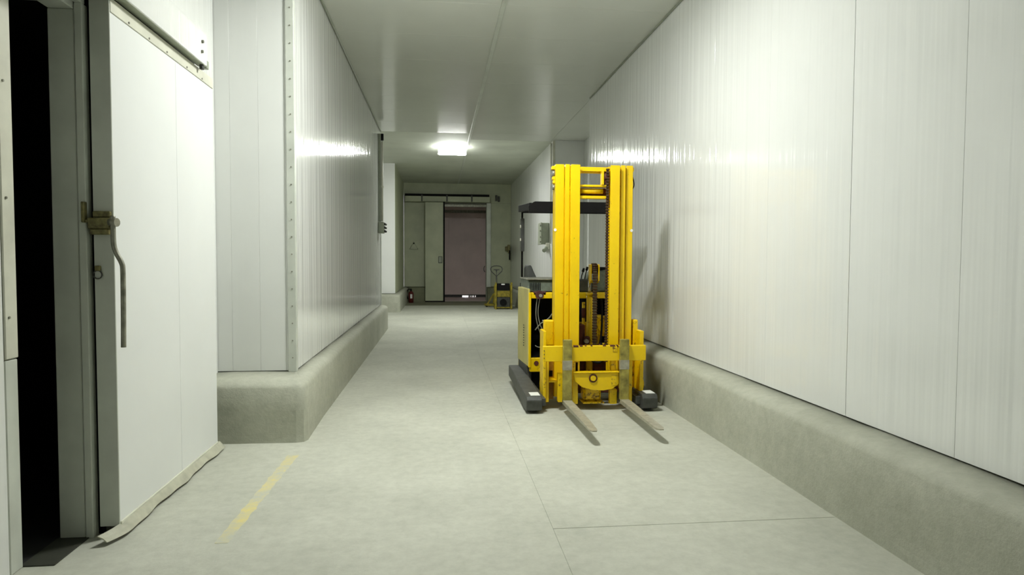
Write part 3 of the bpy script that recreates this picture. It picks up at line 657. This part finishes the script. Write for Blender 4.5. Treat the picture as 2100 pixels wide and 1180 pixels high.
obj('latch_rod', cyl(bm_(), (2.45, 22.84, 1.45), (2.45, 22.84, 1.78), .025, n=10), 'black', t)
tag(obj('wall_bracket', box(box(bm_(), 1.95, 2.02, 22.93, 22.99, 3.50, 3.70, .01), 2.04, 2.11, 22.93, 22.99, 3.47, 3.66, .01), 'charcoal', None, None, (2.03, 22.96, 3.58)), 'small dark bracket high on the far wall right of the track', 'bracket')
t = thing('warning_sign', 'small triangular warning mark on the far wall left of the grey door leaf', 'sign', (-.86, 22.98, 1.93))
obj('sign_plate', prism(bm_(), [(-1.04, 1.79), (-.68, 1.79), (-.86, 2.10)], 'y', 22.972, 22.98), 'back_sheet', t)
b_ = bm_(); tube(b_, [(-1.0, 22.97, 1.81), (-.72, 22.97, 1.81), (-.86, 22.97, 2.06)], .009, 6, True)
obj('sign_border', b_, 'charcoal', t)
obj('sign_symbol', box(bm_(), -.88, -.84, 22.965, 22.972, 1.98, 2.03, .002), 'black', t)
t = thing('fire_extinguisher', 'small red fire extinguisher with black hose on the floor by the far left curb', 'extinguisher', (-.93, 22.3, 0))
obj('cylinder', cyl(cyl(bm_(), (-.93, 22.3, 0), (-.93, 22.3, .33), .085, n=20), (-.93, 22.3, .33), (-.93, 22.3, .39), .085, .03, 20), 'red_dark', t)
obj('valve', cyl(bm_(), (-.93, 22.3, .39), (-.93, 22.3, .47), .028, n=12), 'black', t)
obj('label_patch', box(bm_(), -.955, -.885, 22.205, 22.216, .15, .29, .002), 'label', t)
obj('hose', tube(bm_(), smooth_path([(-.93, 22.28, .45), (-1.03, 22.26, .44), (-1.07, 22.24, .30), (-1.03, 22.23, .12)]), .018), 'black', t)

# battery trolley : yellow frame with dark block
t = thing('battery_trolley', 'yellow framed trolley holding a dark battery block in the far right corner', 'trolley', (1.88, 19.4, 0))
for x in (1.655, 2.115):
    b_ = box(bm_(), x-.025, x+.025, 19.16, 19.22, .0, .79, .006); box(b_, x-.02, x+.02, 19.55, 19.60, .0, .70, .005); box(b_, x-.02, x+.02, 19.2, 19.56, .10, .15, .004)
    obj('side_frame', b_, 'yellow_dull', t)
obj('battery_block', box(bm_(), 1.69, 2.08, 19.24, 19.55, .05, .36, .008), 'charcoal', t)
obj('front_panel', box(bm_(), 1.69, 2.08, 19.22, 19.25, .36, .54, .006), 'yellow_dull', t)
obj('bottom_rail', box(bm_(), 1.69, 2.08, 19.21, 19.25, .03, .065, .004), 'yellow_dull', t)
obj('motor_block', box(bm_(), 1.70, 2.07, 19.22, 19.5, .56, .755, .012), 'black', t)
obj('maker_plate', box(bm_(), 1.82, 1.92, 19.205, 19.22, .715, .75, .002), 'label', t)
obj('round_cover', cyl(bm_(), (1.88, 19.20, .20), (1.88, 19.24, .20), .10, n=20), 'black', t)
for x in (1.72, 2.05): obj('caster', cyl(bm_(), (x-.03, 19.5, .05), (x+.03, 19.5, .05), .05, n=16), 'black', t)
# pallet jack behind the trolley
t = thing('pallet_jack', 'yellow hand pallet jack with dark loop handle behind the battery trolley', 'pallet jack', (1.75, 20.1, 0))
lp_ = [(1.745, .95), (1.66, 1.03), (1.585, 1.10), (1.565, 1.17), (1.59, 1.23), (1.66, 1.262), (1.745, 1.27), (1.83, 1.262), (1.90, 1.23), (1.925, 1.17), (1.905, 1.10), (1.83, 1.03)]
obj('loop_handle', tube(bm_(), [(x, 20.0, z) for x, z in lp_], .014, 8, True), 'charcoal', t)
obj('grip_lever', box(prism(bm_(), [(1.655, 1.165), (1.835, 1.165), (1.835, 1.14), (1.77, 1.13), (1.755, 1.06), (1.735, 1.06), (1.72, 1.13), (1.655, 1.14)], 'y', 19.99, 20.01), 1.735, 1.755, 19.992, 20.008, .96, 1.06, .002), 'charcoal', t)
obj('handle_shaft', cyl(bm_(), (1.745, 20.0, .96), (1.76, 20.12, .22), .020, n=12), 'charcoal', t)
obj('pump_body', box(bm_(), 1.66, 1.86, 20.10, 20.35, .10, .42, .02), 'yellow_dull', t)
obj('steer_wheel', cyl(bm_(), (1.68, 20.2, .09), (1.84, 20.2, .09), .09, n=20), 'black', t)
obj('side_brace', prism(bm_(), [(1.46, .07), (1.50, .07), (1.71, .40), (1.67, .42)], 'y', 20.25, 20.30), 'yellow_dull', t)
for y in (20.12, 20.48):
    obj('fork', prism(bm_(), [(1.40, .05), (1.44, .085), (1.86, .085), (1.86, .04), (1.42, .04)], 'y', y, y+.15, .003), 'yellow_dull', t)
    obj('fork_roller', cyl(bm_(), (1.46, y+.03, .03), (1.46, y+.12, .03), .03, n=12), 'black', t)
